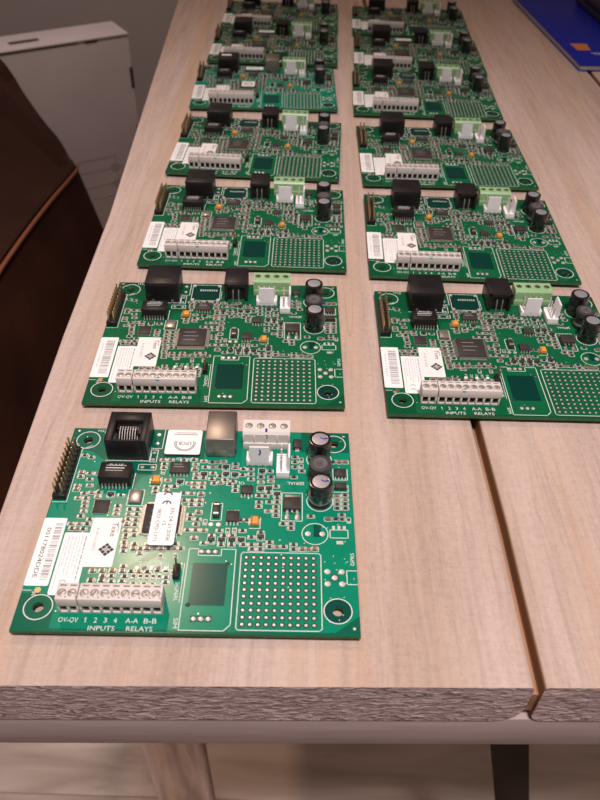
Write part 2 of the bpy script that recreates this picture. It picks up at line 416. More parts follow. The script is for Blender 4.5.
# ================================================================ CIRCUIT BOARDS
BW, BD = 109.5, 89.6
HOLES = [(6.8, 83.0), (6.8, 8.5), (102.6, 8.8), (103.4, 83.3)]
GX, GY = 72.05, 3.5
def substrate(dark):
    bm = bmesh.new()
    def loop(pts):
        vs = [bm.verts.new((x, y, 0)) for x, y in pts]
        return [bm.edges.new((vs[i], vs[(i+1) % len(vs)])) for i in range(len(vs))]
    es = loop([(0,0),(BW,0),(BW,BD),(0,BD)])
    hl = []
    for hx, hy in HOLES:
        hl.append([(hx + 1.8*math.cos(2*math.pi*i/20), hy + 1.8*math.sin(2*math.pi*i/20)) for i in range(20)]); es += loop(hl[-1])
    bmesh.ops.triangle_fill(bm, use_beauty=True, use_dissolve=False, edges=es)
    bmesh.ops.recalc_face_normals(bm, faces=bm.faces[:])
    bm.verts.index_update()
    vs = [q.co[:] for q in bm.verts]; fs = []
    for f in bm.faces:
        ids = [q.index for q in f.verts]
        if f.normal.z < 0: ids = ids[::-1]
        fs.append(ids)
    bm.free()
    b = MB(); b.add(vs, fs, dark); b.add([(x, y, -1.6) for x, y, z in vs], [f[::-1] for f in fs], dark)
    o = [(0,0),(BW,0),(BW,BD),(0,BD)]
    b.add([(x, y, 0) for x, y in o] + [(x, y, -1.6) for x, y in o], [(4+i, 4+(i+1) % 4, (i+1) % 4, i) for i in range(4)], 'board_edge')
    for h in hl:
        n = len(h); b.add([(x, y, 0) for x, y in h] + [(x, y, -1.6) for x, y in h], [(i, (i+1) % n, n+(i+1) % n, n+i) for i in range(n)], 'board_edge')
    return b.mesh('substrate', smooth=False)
def pour(bright, patch, trace, teal):
    rnd = random.Random(3)
    b = MB(); z = 0.03
    polys = [[(12,1.0),(101.5,1.0),(109.3,7),(109.3,78.6),(90.5,78.6),(90.5,89.4),(53,89.4),(53,74),(37,74),(37,66),(30.5,64.2),(28.5,58),(15,58),(15,72.5),(9.8,76.8),(6.5,77.6),(0.3,77.6),(0.3,13.6),(12,13.6)]]
    # clip corners of the pour round the mounting rings as plain polygons
    bm = bmesh.new(); es = []
    for lp in polys + [[(hx + 1.8*math.cos(2*math.pi*i/20), hy + 1.8*math.sin(2*math.pi*i/20)) for i in range(20)] for hx, hy in HOLES[2:3]]:
        vs = [bm.verts.new((px, py, z)) for px, py in lp]; es += [bm.edges.new((vs[i], vs[(i+1) % len(vs)])) for i in range(len(vs))]
    bmesh.ops.triangle_fill(bm, use_beauty=True, use_dissolve=False, edges=es, normal=(0, 0, 1)); bm.verts.index_update(); bm.normal_update()
    b.add([q.co[:] for q in bm.verts], [[q.index for q in f.verts][::(1 if f.normal.z > 0 else -1)] for f in bm.faces], bright); bm.free()
    z2 = 0.05
    b.rect(54.2, 66.0, 10.0, 26.3, z2, patch)
    b.ring(102.6, 8.8, 1.8, 4.5, z2, patch, 32)
    b.rect(37.4, 51.2, 74.8, 88.2, z2, patch)
    b.rect(95.0, 97.6, 38.0, 43.2, z2, patch)
    # traces
    for k in range(46):
        x = rnd.uniform(30, 104); y = rnd.uniform(34, 66); L1 = rnd.uniform(2, 8); L2 = rnd.uniform(1, 5); s = rnd.choice((-1, 1)); t = rnd.choice((-1, 1))
        pts = [(x, y), (x + s*L2, y + t*L2)]
        pts.append((pts[-1][0] + (s*L1 if k % 2 else 0), pts[-1][1] + (0 if k % 2 else t*L1)))
        pts = [(min(max(px, 28), 107), min(max(py, 33), 76)) for px, py in pts]
        b.line(pts, 0.28, 0.042, trace)
    for k in range(9):
        o = k*0.75; b.line([(31.5+o, 22.5), (33+o, 24+o*0.5), (40+o*0.7, 31-o*0.1)], 0.22, 0.042, trace)
    b.line([(69.2, 1), (69.2, 31)], 0.9, 0.042, trace)
    return b.mesh('copper_pour', smooth=False)

def silkscreen(bare_sd):
    b = MB(); z = 0.075; w_ = 0.28; S = 'silk_white'
    for hx, hy in HOLES: b.ring(hx, hy, 4.35, 4.68, z, S, 40)
    b.line([(52.3,1.1),(66.4,1.1),(68.4,3.3),(68.3,32.1),(63.4,32.1),(63.4,29.4),(55.6,29.4),(55.6,32.1),(52.3,32.1)], w_, z, S, True)
    b.line([(70.9,1.5),(96.6,1.5),(97.4,2.3),(97.4,30.2),(96.6,31.0),(70.9,31.0),(70.2,30.2),(70.2,2.3)], w_, z, S, True)
    b.ring(95.5, 39.3, 4.45, 4.72, z, S, 36)
    b.ring(97.4, 74.9, 4.6, 4.9, z, S, 36); b.ring(97.4, 54.2, 4.6, 4.9, z, S, 36)
    b.line([(100.8,37.7),(107.1,37.7),(107.1,41.2),(100.8,41.2)], w_, z, S, True)
    b.line([(109.3,18.8),(106.0,18.8)], w_, z, S); b.line([(109.3,24.2),(106.0,24.2)], w_, z, S); b.line([(106.0,18.8),(106.0,24.2)], w_, z, S)
    b.line([(83.5,44.8),(91,44.8),(91,57.8),(83.5,57.8)], w_, z, S, True)
    b.line([(58.3,44.4),(62.1,44.4),(62.1,52.3),(58.3,52.3)], w_, z, S, True)
    b.line([(31.6,89.2),(31.8,79.2),(36.3,79.0),(36.3,89.2)], w_, z, S)
    b.line([(32.3,72),(35,72),(35,78.3),(32.3,78.3)], w_, z, S, True); b.line([(28.7,67.8),(35.4,67.8),(35.4,70.6),(28.7,70.6)], w_, z, S, True)
    b.line([(27.4,50.5),(33,50.5),(33,58),(27.4,58)], w_, z, S, True)
    b.line([(34.3,59.9),(38.4,59.9),(38.4,64.3)], w_, z, S); b.line([(72.4,41.2),(76.1,41.2),(76.1,46)], w_, z, S)
    b.line([(5.6,78.0),(5.6,51.6),(0.6,51.6)], w_, z, S); b.line([(5.6,78.0),(9.0,80)], w_, z, S)
    b.line([(15.6,72.4),(32.6,72.4),(32.6,76.5)], w_, z, S); b.line([(28.2,58.5),(28.2,66)], w_, z, S)
    b.line([(102.6,58.6),(108,58.6),(108,62)], w_, z, S); b.line([(102.6,64.6),(108,64.6),(108,70)], w_, z, S); b.line([(102.6,64.6),(102.6,70)], w_, z, S)
    b.line([(51.4,11),(51.4,26)], 0.22, z, S); b.line([(0.2,14.6),(3,14.6)], 0.22, z, S)
    if bare_sd:
        b.line([(37.4,74.8),(51.2,74.8),(51.2,88.2),(37.4,88.2)], 0.25, z, S, True)
        for x, y in ((38.0,87.6),(50.6,87.6),(38.0,75.6),(50.6,75.6)): b.rect(x-0.8, x+0.8, y-0.9, y+0.9, z+0.01, 'pad_tin')
        for k in range(8): b.rect(41.2 + k*1.1, 41.9 + k*1.1, 82.9, 84.3, z+0.01, 'pad_tin')
        b.line([(51.9,83),(51.9,76)], 0.2, z, S)
    b.line([(22.5, 4.6), (22.9, 4.95), (22.9, 3.35)], 0.26, z, S)
    for s, x in (('OV-OV', 17.4), ('2', 26.0), ('3', 29.1), ('4', 32.2), ('A-A', 37.4), ('B-B', 43.2)):
        b.text(s, x, 4.15, {1: 1.0, 3: 4.0, 5: 6.2}[len(s)], 1.75, z, S)
    b.text('INPUTS', 28.3, 1.35, 8.3, 1.65, z, S); b.text('RELAYS', 40.2, 1.35, 8.2, 1.65, z, S)
    b.text('SIGNAL', 50.1, 15.0, 7.2, 1.5, z, S, -90); b.text('SIM', 51.1, 3.6, 3.6, 1.35, z, S, -90)
    b.text('SERIAL', 88.5, 62.5, 6.4, 1.5, z, S, 180); b.text('GPRS', 108.1, 28.8, 5.2, 1.3, z, S, 90)
    b.text('MICRO SD', 46.6, 73.9, 8.4, 1.2, z, S, 180); b.text('ETH', 11.4, 88.3, 3.4, 1.2, z, S, 180)
    b.text('J1', 3.2, 80.3, 1.2, 2.0, z, S, 90); b.text('J6', 4.2, 13.4, 2.0, 1.7, z, S, 90)
    b.text('UL', 68.0, 62.2, 2.6, 1.4, z, S, 180)
    for k, s in enumerate(('D1', 'D2', 'D3', 'D4', 'D5')): b.text(s, 36.3 + k*2.35, 25.2, 2.4, 1.2, z, S, 90)
    b.disc(2.2, 88.0, 0.45, z, 'pad_tin'); b.disc(107.3, 87.6, 0.45, z, 'pad_tin'); b.disc(107.6, 2.6, 0.5, z, 'pad_tin')
    return b.mesh('silkscreen_print', smooth=False)

def pad_grid():
    b = MB(); z = 0.07
    for i in range(10):
        for j in range(11):
            x, y = GX + i*2.54, GY + j*2.54
            b.disc(x, y, 0.98, z, 'via_dark', 14); b.lathe(x, y, [(0.52, z+0.01), (0.46, z+0.10), (0.2, z+0.12)], 10, 'pad_tin')
    return b.mesh('solder_pad_grid')
def loose_pads():
    b = MB(); z = 0.08; rnd = random.Random(11)
    for dx, dy in ((-2.4,2.4),(2.4,2.4),(0,0),(-2.4,-2.4),(2.4,-2.4)):
        b.lathe(101.9+dx, 21.3+dy, [(1.05, z), (0.95, z+0.15), (0.4, z+0.2)], 14, 'pad_tin')
    b.ring(101.9, 21.3, 0.95, 1.5, z-0.01, 'via_dark', 16)
    for x in (93.0, 98.0): b.lathe(x, 39.3, [(1.05, z), (0.95, z+0.15), (0.4, z+0.2)], 14, 'pad_tin')
    for y in (31.0, 5.2):
        for k in range(3):
            x = 56.6 + k*2.35; b.rect(x-1.0, x+1.0, y-1.1, y+1.1, z-0.01, 'via_dark'); b.lathe(x, y, [(0.85, z), (0.7, z+0.2), (0.2, z+0.3)], 12, 'pad_tin')
    b.lathe(54.3, 10.2, [(0.8, z), (0.7, z+0.1), (0.3, z+0.1)], 12, 'via_dark'); b.lathe(65.9, 26.2, [(0.7, z), (0.6, z+0.1), (0.3, z+0.1)], 12, 'via_dark')
    for y in (86.6, 81.8): b.lathe(34.1, y, [(0.8, z), (0.7, z+0.15), (0.3, z+0.15)], 12, 'pad_tin')
    for x, y in ((58.7, 42.6), (61.4, 42.6)): b.lathe(x, y, [(0.9, z), (0.8, z+0.2), (0.3, z+0.25)], 12, 'pad_tin')
    for k in range(3): b.box(101.6+k*1.9, 102.6+k*1.9, 41.4, 42.9, z-0.05, z+0.1, 'pad_tin')
    b.box(102.9, 105.3, 35.0, 36.3, z-0.05, z+0.12, 'pad_tin')
    for x0, y0, x1, y1 in ((33.6,73.2,33.6,76.8), (30.2,69.2,34,69.2)):
        b.disc(x0, y0, 0.7, z, 'pad_tin'); b.disc(x1, y1, 0.7, z, 'pad_tin')
    b.lathe(5.0, 14.6, [(1.2, z), (1.1, z+0.1), (0.5, z+0.1)], 14, 'gold_pin')
    for k in range(70):
        x, y = rnd.uniform(2, 108), rnd.uniform(2, 88); b.disc(x, y, 0.24, 0.06, 'pad_tin', 8)
    for k in range(22):
        b.disc(98.5 + rnd.uniform(0, 10), 4 + rnd.uniform(0, 26), 0.22, 0.06, 'pad_tin', 8)
    return b.mesh('solder_pads')

SMD = {'r': [(7.3,74.7),(10.0,73.7),(11.2,65.5),(11.7,62.5),(12.3,59.6),(11.2,55.7),(13.9,56.1),(16.4,56.3),(24.7,55.1),(24.5,50.1),(24.5,48.3),(15.8,43.8),(12.3,53.4),(12.4,51.5),(12.6,49.7),(12.8,47.4),(12.3,45.1),(10.4,39.7),(12.5,39.8),(29.1,48.7),(29.1,46.4),(29.2,44.2),(29.3,39.3),(29.7,37.2),(27.8,43.2),(40.5,73.1),(45.5,73.1),(49.3,73.4),(50.3,71.1),(48.8,61.5),(50.9,61.6),(40.8,62.8),(40.8,59.8),(56.5,72.3),(58.6,72.4),(60.7,72.9),(53.2,72.8),(56.9,69.7),(59.6,69.8),(57.2,66.7),(57.1,63.9),(58.1,61.7),(60.0,65.3),(60.5,62.2),(65.4,69.6),(62.0,63.5),(64.0,61.6),(66.2,60.3),(53.8,44.7),(53.4,42.5),(53.6,39.9),(47.4,56.6),(65.1,62.8),(71.4,69.1),(71.6,66.6),(71.7,64.1),(75.4,65.2),(75.5,62.7),(78.7,68.3),(79.2,65.3),(79.2,63.3),(81.2,60.8),(75.0,56.1),(77.4,55.9),(75.2,53.0),(81.8,53.2),(81.5,49.0),(88.1,75.8),(88.1,73.2),(88.2,70.6),(90.8,68.6),(87.8,65.5),(102.8,73.5),(103.8,56.6),(103.7,54.7),(106.7,57.1),(106.7,55.0),(106.6,52.9),(94.1,47.0),(103.0,45.9),(105.2,45.9),(69.2,44.7),(71.2,44.7),(87.0,43.4),(73.3,37.3),(73.5,34.1),(76.6,34.2),(79.7,33.3),(82.3,33.4),(84.6,33.5),(88.0,32.5),(93.2,32.6),(56.9,34.4),(28.2,18.4),(31.7,18.5),(45.6,23.0),(46.0,20.3),(35.7,31.6),(40.4,31.7),(45.2,31.8),(47.3,31.9),(49.4,31.9),(14.4,39.5),(29.7,36.1),(29.6,34.1)],
       'b': [(8.1,65.7),(7.9,57.4),(29.2,41.9),(30.0,32.4),(36.9,57.0),(50.2,68.5),(53.8,56.3),(53.7,53.3),(53.8,47.9),(53.4,36.4),(105.1,73.6),(107.4,73.7),(100.2,45.8),(91.1,32.6),(95.3,32.7),(21.3,22.2),(24.5,22.3),(27.9,22.4),(31.2,22.4),(33.3,31.5),(38.0,31.7),(42.8,31.8)],
       'k': [(20.9,55.4),(45.4,62.1),(53.9,66.1),(61.9,69.9),(62.2,66.3),(65.6,66.1),(75.7,68.2),(75.6,59.4),(78.6,59.6),(81.7,57.0),(59.4,35.7),(63.0,35.8),(66.6,35.8),(69.8,35.9),(76.5,37.4)],
       'v': [(38.4,67.0),(56.5,43.5),(90.6,74.3),(90.6,71.1),(107.6,45.5),(64.8,39.9),(67.2,40.0),(35.1,20.4),(37.4,20.4),(39.5,20.4),(41.6,20.4),(43.6,20.4),(47.9,22.1),(42.8,28.6),(47.9,28.8)],
       'd': [(21.5,18.6),(25.0,18.7),(35.6,17.2),(39.1,17.2)]}
KEEP = [(0.3,5.6,51,78),(15.4,33,57.5,90),(34.3,48.6,36.2,52.2),(27.4,33,50.3,58),(15,22.5,45.5,53.2),(34.2,38.8,60,64.5),(40,49,64.3,72.6),(37,66,74,90),(67,87,79.5,90),(69.3,79.6,70.5,78),(79.8,87,64,76),(91.8,102.4,49,80),(86.5,91.5,78.5,85.5),(102.3,108,58,71),(83,91.5,44.5,58),(67.5,73.5,54.8,61.5),(63,69.5,42,49.3),(72,76.5,41,46),(58,62.5,41.5,52.6),(-1,8,15,45),(8,17.8,12.5,38.2),(17,27.5,23,45),(13,51,0,13),(48,51.8,11,27),(52,69,0,33),(70,98,0,31.3),(90.5,101,34,44.5),(100.5,108,34.5,43.5),(98,110,0,30),(0,12.5,0,14),(84.5,92.5,61.5,63.6),(28.5,36,67.5,79),(35,47,24,27.5),(0,12.5,77,90),(98,110,78,90),(66,70,61,63.5)]
def extra_smd():
    rnd = random.Random(21); occ = [q for v in SMD.values() for q in v]; out = []
    src = list(occ)
    for it in range(700):
        x, y = rnd.choice(src); dx, dy = rnd.choice(((0, 1.95), (0, -1.95), (2.85, 0), (-2.85, 0)))
        x += dx; y += dy
        if not (1.5 < x < 108 and 14 < y < 78): continue
        if any(a-1.2 < x < c+1.2 and d-0.8 < y < e+0.8 for a, c, d, e in KEEP): continue
        if any(abs(x-p) < 2.6 and abs(y-q) < 1.75 for p, q in occ): continue
        occ.append((x, y)); out.append((x, y))
        if len(out) < 40: src.append((x, y))
    return out
SMD['r'] += extra_smd()
def smds():
    b = MB(); rnd = random.Random(5); zs = 0.075
    def part(x, y, l, wd, h, body, vert, outline=True):
        def bx(x0, x1, y0, y1, z0, z1, mt):
            if vert: b.box(x + y0, x + y1, y + x0, y + x1, z0, z1, mt)
            else: b.box(x + x0, x + x1, y + y0, y + y1, z0, z1, mt)
        bx(-l/2+0.28, l/2-0.28, -wd/2, wd/2, 0.05, h, body)
        for s in (-1, 1): bx(s*l/2, s*(l/2-0.32), -wd/2-0.04, wd/2+0.04, 0.05, h+0.03, 'solder'); bx(s*(l/2+0.2), s*l/2, -wd/2, wd/2, 0.05, 0.18, 'solder')
        if outline:
            a, c = l/2+0.40, wd/2+0.26
            pts = [(-a,-c),(a,-c),(a,c),(-a,c)]
            if vert: pts = [(q, p) for p, q in pts]
            b.line([(x+p, y+q) for p, q in pts], 0.20, zs, 'silk_white', True)
    for x, y in SMD['r']: part(x, y, 1.85, 0.98, 0.55, rnd.choice(('resistor_black', 'ceramic_brown', 'resistor_black', 'terminal_hole')), False)
    for x, y in SMD['v']: part(x, y, 1.7, 0.85, 0.55, rnd.choice(('resistor_black', 'ceramic_brown')), True)
    for x, y in SMD['b']: part(x, y, 1.9, 1.25, 0.9, 'ceramic_brown', False)
    for x, y in SMD['d']: part(x, y, 2.0, 1.3, 0.7, 'resistor_black', False)
    for x, y in SMD['k']:
        b.box(x-1.15, x+1.15, y-0.65, y+0.65, 0.12, 1.0, 'resistor_black', bev=0.12)
        for dx, s in ((-0.8, -1), (0.8, -1), (0, 1)): b.box(x+dx-0.25, x+dx+0.25, y + s*0.6, y + s*1.25, 0.05, 0.4, 'solder')
        b.line([(x-1.4,y-1.5),(x+1.4,y-1.5),(x+1.4,y+1.5),(x-1.4,y+1.5)], 0.22, zs, 'silk_white', True)
    for k in range(5):
        x = 35.8 + k*2.4; b.box(x-0.6, x+0.6, 22.9, 24.2, 0.05, 0.6, 'ceramic_brown' if k % 2 else 'sticker_pink')
    return b.mesh('surface_mount_parts')
def chip_mesh(name, x0, x1, y0, y1, h, leads, pitch, out=0.9, lw=0.42, bev=0.25, z0=0.25, mt='chip_epoxy', dot=True, printed=0):
    """body mesh and lead mesh; leads = string of sides n s e w"""
    b = MB(); b.box(x0, x1, y0, y1, z0, h, mt, bev=bev)
    if dot: b.disc(x0 + (x1-x0)*0.15, y0 + (y1-y0)*0.15, (x1-x0)*0.05, h+0.012, 'inductor_core', 12)
    for k in range(printed):
        yy = y1 - (y1-y0)*(0.25 + 0.22*k); b.rect(x0 + (x1-x0)*0.18, x0 + (x1-x0)*(0.62 + 0.1*(k % 2)), yy-0.16, yy+0.16, h+0.012, 'chip_print')
    l = MB()
    def lead(x, y, dx, dy):
        wx = lw/2 if dx == 0 else 0; wy = lw/2 if dy == 0 else 0; hz = h*0.5
        xa, ya = x + dx*out*0.45, y + dy*out*0.45; xb, yb = x + dx*out, y + dy*out
        l.box(min(x, xa)-wx, max(x, xa)+wx, min(y, ya)-wy, max(y, ya)+wy, hz-0.1, hz+0.1, 'solder')
        xs, ys_ = x + dx*out*0.35, y + dy*out*0.35
        l.box(min(xs, xa)-wx, max(xs, xa)+wx, min(ys_, ya)-wy, max(ys_, ya)+wy, 0.1, hz, 'solder')
        l.box(min(xs, xb)-wx, max(xs, xb)+wx, min(ys_, yb)-wy, max(ys_, yb)+wy, 0.05, 0.22, 'solder')
    for s in leads:
        L = (x1-x0) if s in 'ns' else (y1-y0); n = max(1, int((L - lw)/pitch) + 1); a = -(n-1)*pitch/2
        for k in range(n):
            q = a + k*pitch
            if s == 'n': lead((x0+x1)/2+q, y1, 0, 1)
            if s == 's': lead((x0+x1)/2+q, y0, 0, -1)
            if s == 'e': lead(x1, (y0+y1)/2+q, 1, 0)
            if s == 'w': lead(x0, (y0+y1)/2+q, -1, 0)
    return b.mesh(name), (l.mesh(name + '_leads') if leads else None)

M = {}
M['sub_teal'] = substrate('mask_dark_teal'); M['sub_green'] = substrate('mask_dark_green')
M['pour_teal'] = pour('mask_bright_teal', 'mask_patch_teal', 'trace_teal', True); M['pour_green'] = pour('mask_bright_green', 'mask_patch_green', 'trace_green', False)
M['silk'] = silkscreen(True); M['silk_sd'] = silkscreen(False)
M['grid'] = pad_grid(); M['pads'] = loose_pads(); M['smd'] = smds()
# header and its pins
b = MB()
for k in range(10):
    y = 53.6 + k*2.54; b.box(0.45, 5.35, y-1.22, y+1.22, 0.05, 2.5, 'black_plastic', bev=0.35)
M['hdr'] = b.mesh('pin_header')
b = MB(); b.box(-0.32, 0.32, -0.32, 0.32, 0, 8.0, 'gold_pin', bev=0.12); M['pin'] = b.mesh('pin')
# jacks
def ethernet_side():
    b = MB(); b.box(16.0, 32.0, 73.0, 89.5, 0.3, 10.8, 'jack_plastic', bev=0.5)
    b.box(17.0, 31.0, 72.86, 73.3, 0.4, 9.3, 'black_plastic'); b.box(16.6, 18.2, 72.4, 73.4, 0.1, 4.5, 'jack_plastic', bev=0.2); b.box(29.8, 31.4, 72.4, 73.4, 0.1, 4.5, 'jack_plastic', bev=0.2)
    b.box(20, 28, 78, 84, 10.7, 10.86, 'black_plastic')
    return b.mesh('ethernet_jack')
def ethernet_open():
    b = MB(); x0, x1, y0, y1, h = 16.3, 32.0, 72.8, 88.6, 10.6; mt = 'jack_plastic'
    ox0, ox1, oy0, oy1 = 19.2, 29.4, 73.7, 83.8
    b.box(x0, ox0, y0, y1, 0.3, h, mt, bev=0.35); b.box(ox1, x1, y0, y1, 0.3, h, mt, bev=0.35)
    b.box(ox0-0.3, ox1+0.3, y0, oy0, 0.3, h, mt, bev=0.2); b.box(ox0-0.3, ox1+0.3, oy1, y1, 0.3, h, mt, bev=0.35)
    b.box(ox0-0.2, ox1+0.2, oy0-0.2, oy1+0.2, 0.3, 3.0, 'black_plastic')
    b.box(ox0-0.1, ox0+1.5, oy0-0.2, oy0+4.2, 2.5, h-0.8, mt, bev=0.3); b.box(ox1-1.5, ox1+0.1, oy0+3.6, oy1-1.0, 2.5, h-0.8, mt, bev=0.3)
    b.box(ox0+0.2, ox1-0.2, oy1-2.8, oy1+0.1, 2.5, h-2.2, mt, bev=0.3)
    return b.mesh('ethernet_jack')
def ethernet_contacts():
    b = MB()
    for k in range(8):
        x = 20.9 + k*0.98; b.box(x-0.22, x+0.22, 74.0, 74.5, 3, 7.0, 'solder'); b.box(x-0.22, x+0.22, 80.6, 82.2, 8.3, 8.6, 'solder')
        b.tube([(x, 74.3, 6.8), (x, 77, 6.6), (x, 79.5, 8.2), (x, 82.0, 8.8)], 0.22, 6, 'solder')
    return b.mesh('contacts')
M['eth_side'] = ethernet_side(); M['eth_open'] = ethernet_open(); M['eth_contacts'] = ethernet_contacts()
b = MB()
for k in range(2): b.box(19 + k*9.2, 20 + k*9.2, 72.3, 72.9, 0.1, 1.6, 'solder')
M['eth_lugs'] = b.mesh('solder_lugs')
b = MB(); b.rect(18.5, 26.5, 80.2, 83.8, 10.9, 'sticker_pink'); M['eth_label'] = b.mesh('jack_label')
# transformer
b = MB(); b.box(15.9, 27.6, 59.3, 66.9, 0.5, 5.3, 'black_plastic', bev=0.35)
for k in range(3): b.rect(18.2, 25.6 - k*0.5, 64.9 - k*1.25, 65.35 - k*1.25, 5.315, 'chip_print' if k != 1 else 'ink_pale')
b.text('PULSE', 21.9, 65.4, 5.0, 1.0, 5.32, 'ink_pale')
M['trafo'] = b.mesh('transformer')
b = MB()
for k in range(8):
    x = 17.2 + k*1.27
    for s, y in ((-1, 59.3), (1, 66.9)):
        b.box(x-0.22, x+0.22, y, y + s*0.55, 1.3, 1.7, 'solder'); b.box(x-0.22, x+0.22, y + s*0.3, y + s*0.6, 0.1, 1.6, 'solder'); b.box(x-0.25, x+0.25, y + s*0.3, y + s*1.3, 0.05, 0.3, 'solder')
M['trafo_leads'] = b.mesh('leads')
CH = [  # name, args
    ('processor_chip', 35.0, 47.6, 37.8, 50.6, 1.5, 'nsew', 0.5, 1.5, 0.30, 0.3, True, 3),
    ('network_chip', 16.0, 21.5, 46.6, 52.2, 0.95, 'nsew', 0.5, 0.35, 0.25, 0.15, True, 0),
    ('memory_chip', 40.9, 48.2, 65.6, 71.2, 1.5, 'ns', 1.27, 0.9, 0.45, 0.25, True, 2),
    ('driver_chip', 68.3, 72.8, 56.2, 60.2, 1.5, 'ns', 1.27, 1.1, 0.5, 0.25, True, 0),
    ('driver_chip', 63.9, 68.5, 43.4, 48.0, 1.5, 'ns', 1.27, 1.1, 0.5, 0.25, True, 0),
    ('power_chip', 103.1, 107.5, 65.5, 69.3, 1.5, 'ns', 1.27, 0.9, 0.5, 0.25, True, 0),
    ('rectifier_diode', 103.0, 107.3, 59.3, 62.0, 1.9, 'ew', 3.0, 0.7, 1.4, 0.25, False, 0),
    ('rectifier_diode', 87.3, 90.5, 79.6, 84.2, 1.9, 'ns', 3.0, 0.7, 1.6, 0.25, False, 0)]
CHM = [(a[0], *chip_mesh(a[0], a[1], a[2], a[3], a[4], a[5], a[6], a[7], a[8], a[9], a[10], dot=a[11], printed=a[12])) for a in CH]
b = MB(); b.box(84.2, 90.4, 48.8, 54.2, 0.15, 2.3, 'chip_epoxy', bev=0.3); M['dpak'] = b.mesh('voltage_regulator')
b = MB(); b.box(84.6, 90.0, 53.8, 56.6, 0.05, 0.55, 'solder', bev=0.1)
for x in (85.1, 88.7): b.box(x, x+0.9, 47.0, 48.9, 0.9, 1.3, 'solder'); b.box(x, x+0.9, 46.9, 47.4, 0.1, 1.3, 'solder'); b.box(x-0.35, x+1.25, 45.3, 47.6, 0.05, 0.35, 'solder', bev=0.1)
b.box(86.9, 87.7, 47.9, 48.9, 0.9, 1.3, 'solder'); M['dpak_leads'] = b.mesh('regulator_leads')
b = MB(); b.box(28.0, 32.4, 51.2, 57.3, 0.1, 1.1, 'ceramic_brown', bev=0.15); b.box(28.35, 32.05, 51.6, 56.9, 1.05, 1.35, 'crystal_can', bev=0.12); M['crystal'] = b.mesh('crystal_oscillator')
b = MB(); b.box(59.0, 61.4, 45.2, 51.4, 0.2, 2.1, 'resistor_black', bev=0.4); b.box(59.3, 61.1, 45.9, 46.5, 2.05, 2.2, 'pad_tin'); b.box(59.3, 61.1, 50.0, 50.6, 2.05, 2.2, 'pad_tin'); M['watchxtal'] = b.mesh('watch_crystal')
def tant(x0, x1, y0, y1):
    b = MB(); b.box(x0, x1, y0, y1, 0.3, 2.1, 'tantalum_orange', bev=0.2); b.rect(x0+0.2, x0+0.7, y0+0.2, y1-0.2, 2.115, 'slot_brown')
    return b.mesh('tantalum_capacitor')
def tant_ends(x0, x1, y0, y1):
    b = MB(); ym = (y0+y1)/2
    for s, x in ((-1, x0), (1, x1)): b.box(x, x + s*0.35, ym-1.0, ym+1.0, 0.05, 1.2, 'solder'); b.box(x, x + s*0.8, ym-1.1, ym+1.1, 0.05, 0.3, 'solder')
    return b.mesh('solder_ends')
TT = [(34.9, 38.0, 60.6, 63.6), (72.7, 75.4, 42.0, 45.2)]
TM = [(tant(*t), tant_ends(*t)) for t in TT]
# capacitors and inductor (own origin at their axis)
b = MB(); b.lathe(0, 0, [(4.1, 0.1), (4.25, 0.4), (4.25, 1.2), (3.95, 1.6), (4.25, 2.1), (4.3, 10.2), (4.15, 10.85), (3.5, 11.0), (3.08, 10.85)], 36, 'capacitor_sleeve'); M['cap'] = b.mesh('electrolytic_capacitor')
def cap_top(ink):
    b = MB(); b.lathe(0, 0, [(3.1, 10.6), (3.05, 10.92), (2.8, 10.96)], 32, 'capacitor_end')
    for a in (20, 140, 260): b.line([(0, 0), (2.6*math.cos(R(a)), 2.6*math.sin(R(a)))], 0.16, 10.975, 'ink_grey')
    if ink: b.line([(0.2, 0.6), (1.4, 0.0), (2.6, 0.2), (2.0, 0.5)], 0.5, 10.99, ink)
    return b.mesh('vented_top')
M['captop_blue'] = cap_top('pen_blue'); M['captop_teal'] = cap_top('pen_teal')
b = MB()
vs = []; n = 8
for zz in (2.3, 9.9):
    for i in range(n+1):
        a = R(-18 + 36*i/n); vs.append((4.32*math.cos(a), 4.32*math.sin(a), zz))
b.add(vs, [(i, i+1, n+2+i, n+1+i) for i in range(n)], 'capacitor_stripe'); M['capstripe'] = b.mesh('polarity_stripe')
b = MB(); b.lathe(0, 0, [(4.1, 0.1), (4.25, 0.5), (4.25, 2.0), (3.4, 2.6), (3.4, 6.2), (4.25, 6.9), (4.25, 8.9), (4.0, 9.3), (3.6, 9.4)], 36, 'inductor_core'); M['ind'] = b.mesh('drum_inductor')
b = MB(); b.lathe(0, 0, [(2.75, 9.41), (2.65, 9.5), (0.9, 9.5), (0.8, 9.44)], 28, 'inductor_face'); b.text('220', 0, 0.3, 2.6, 1.4, 9.52, 'inductor_core', 40); M['indface'] = b.mesh('marked_face')
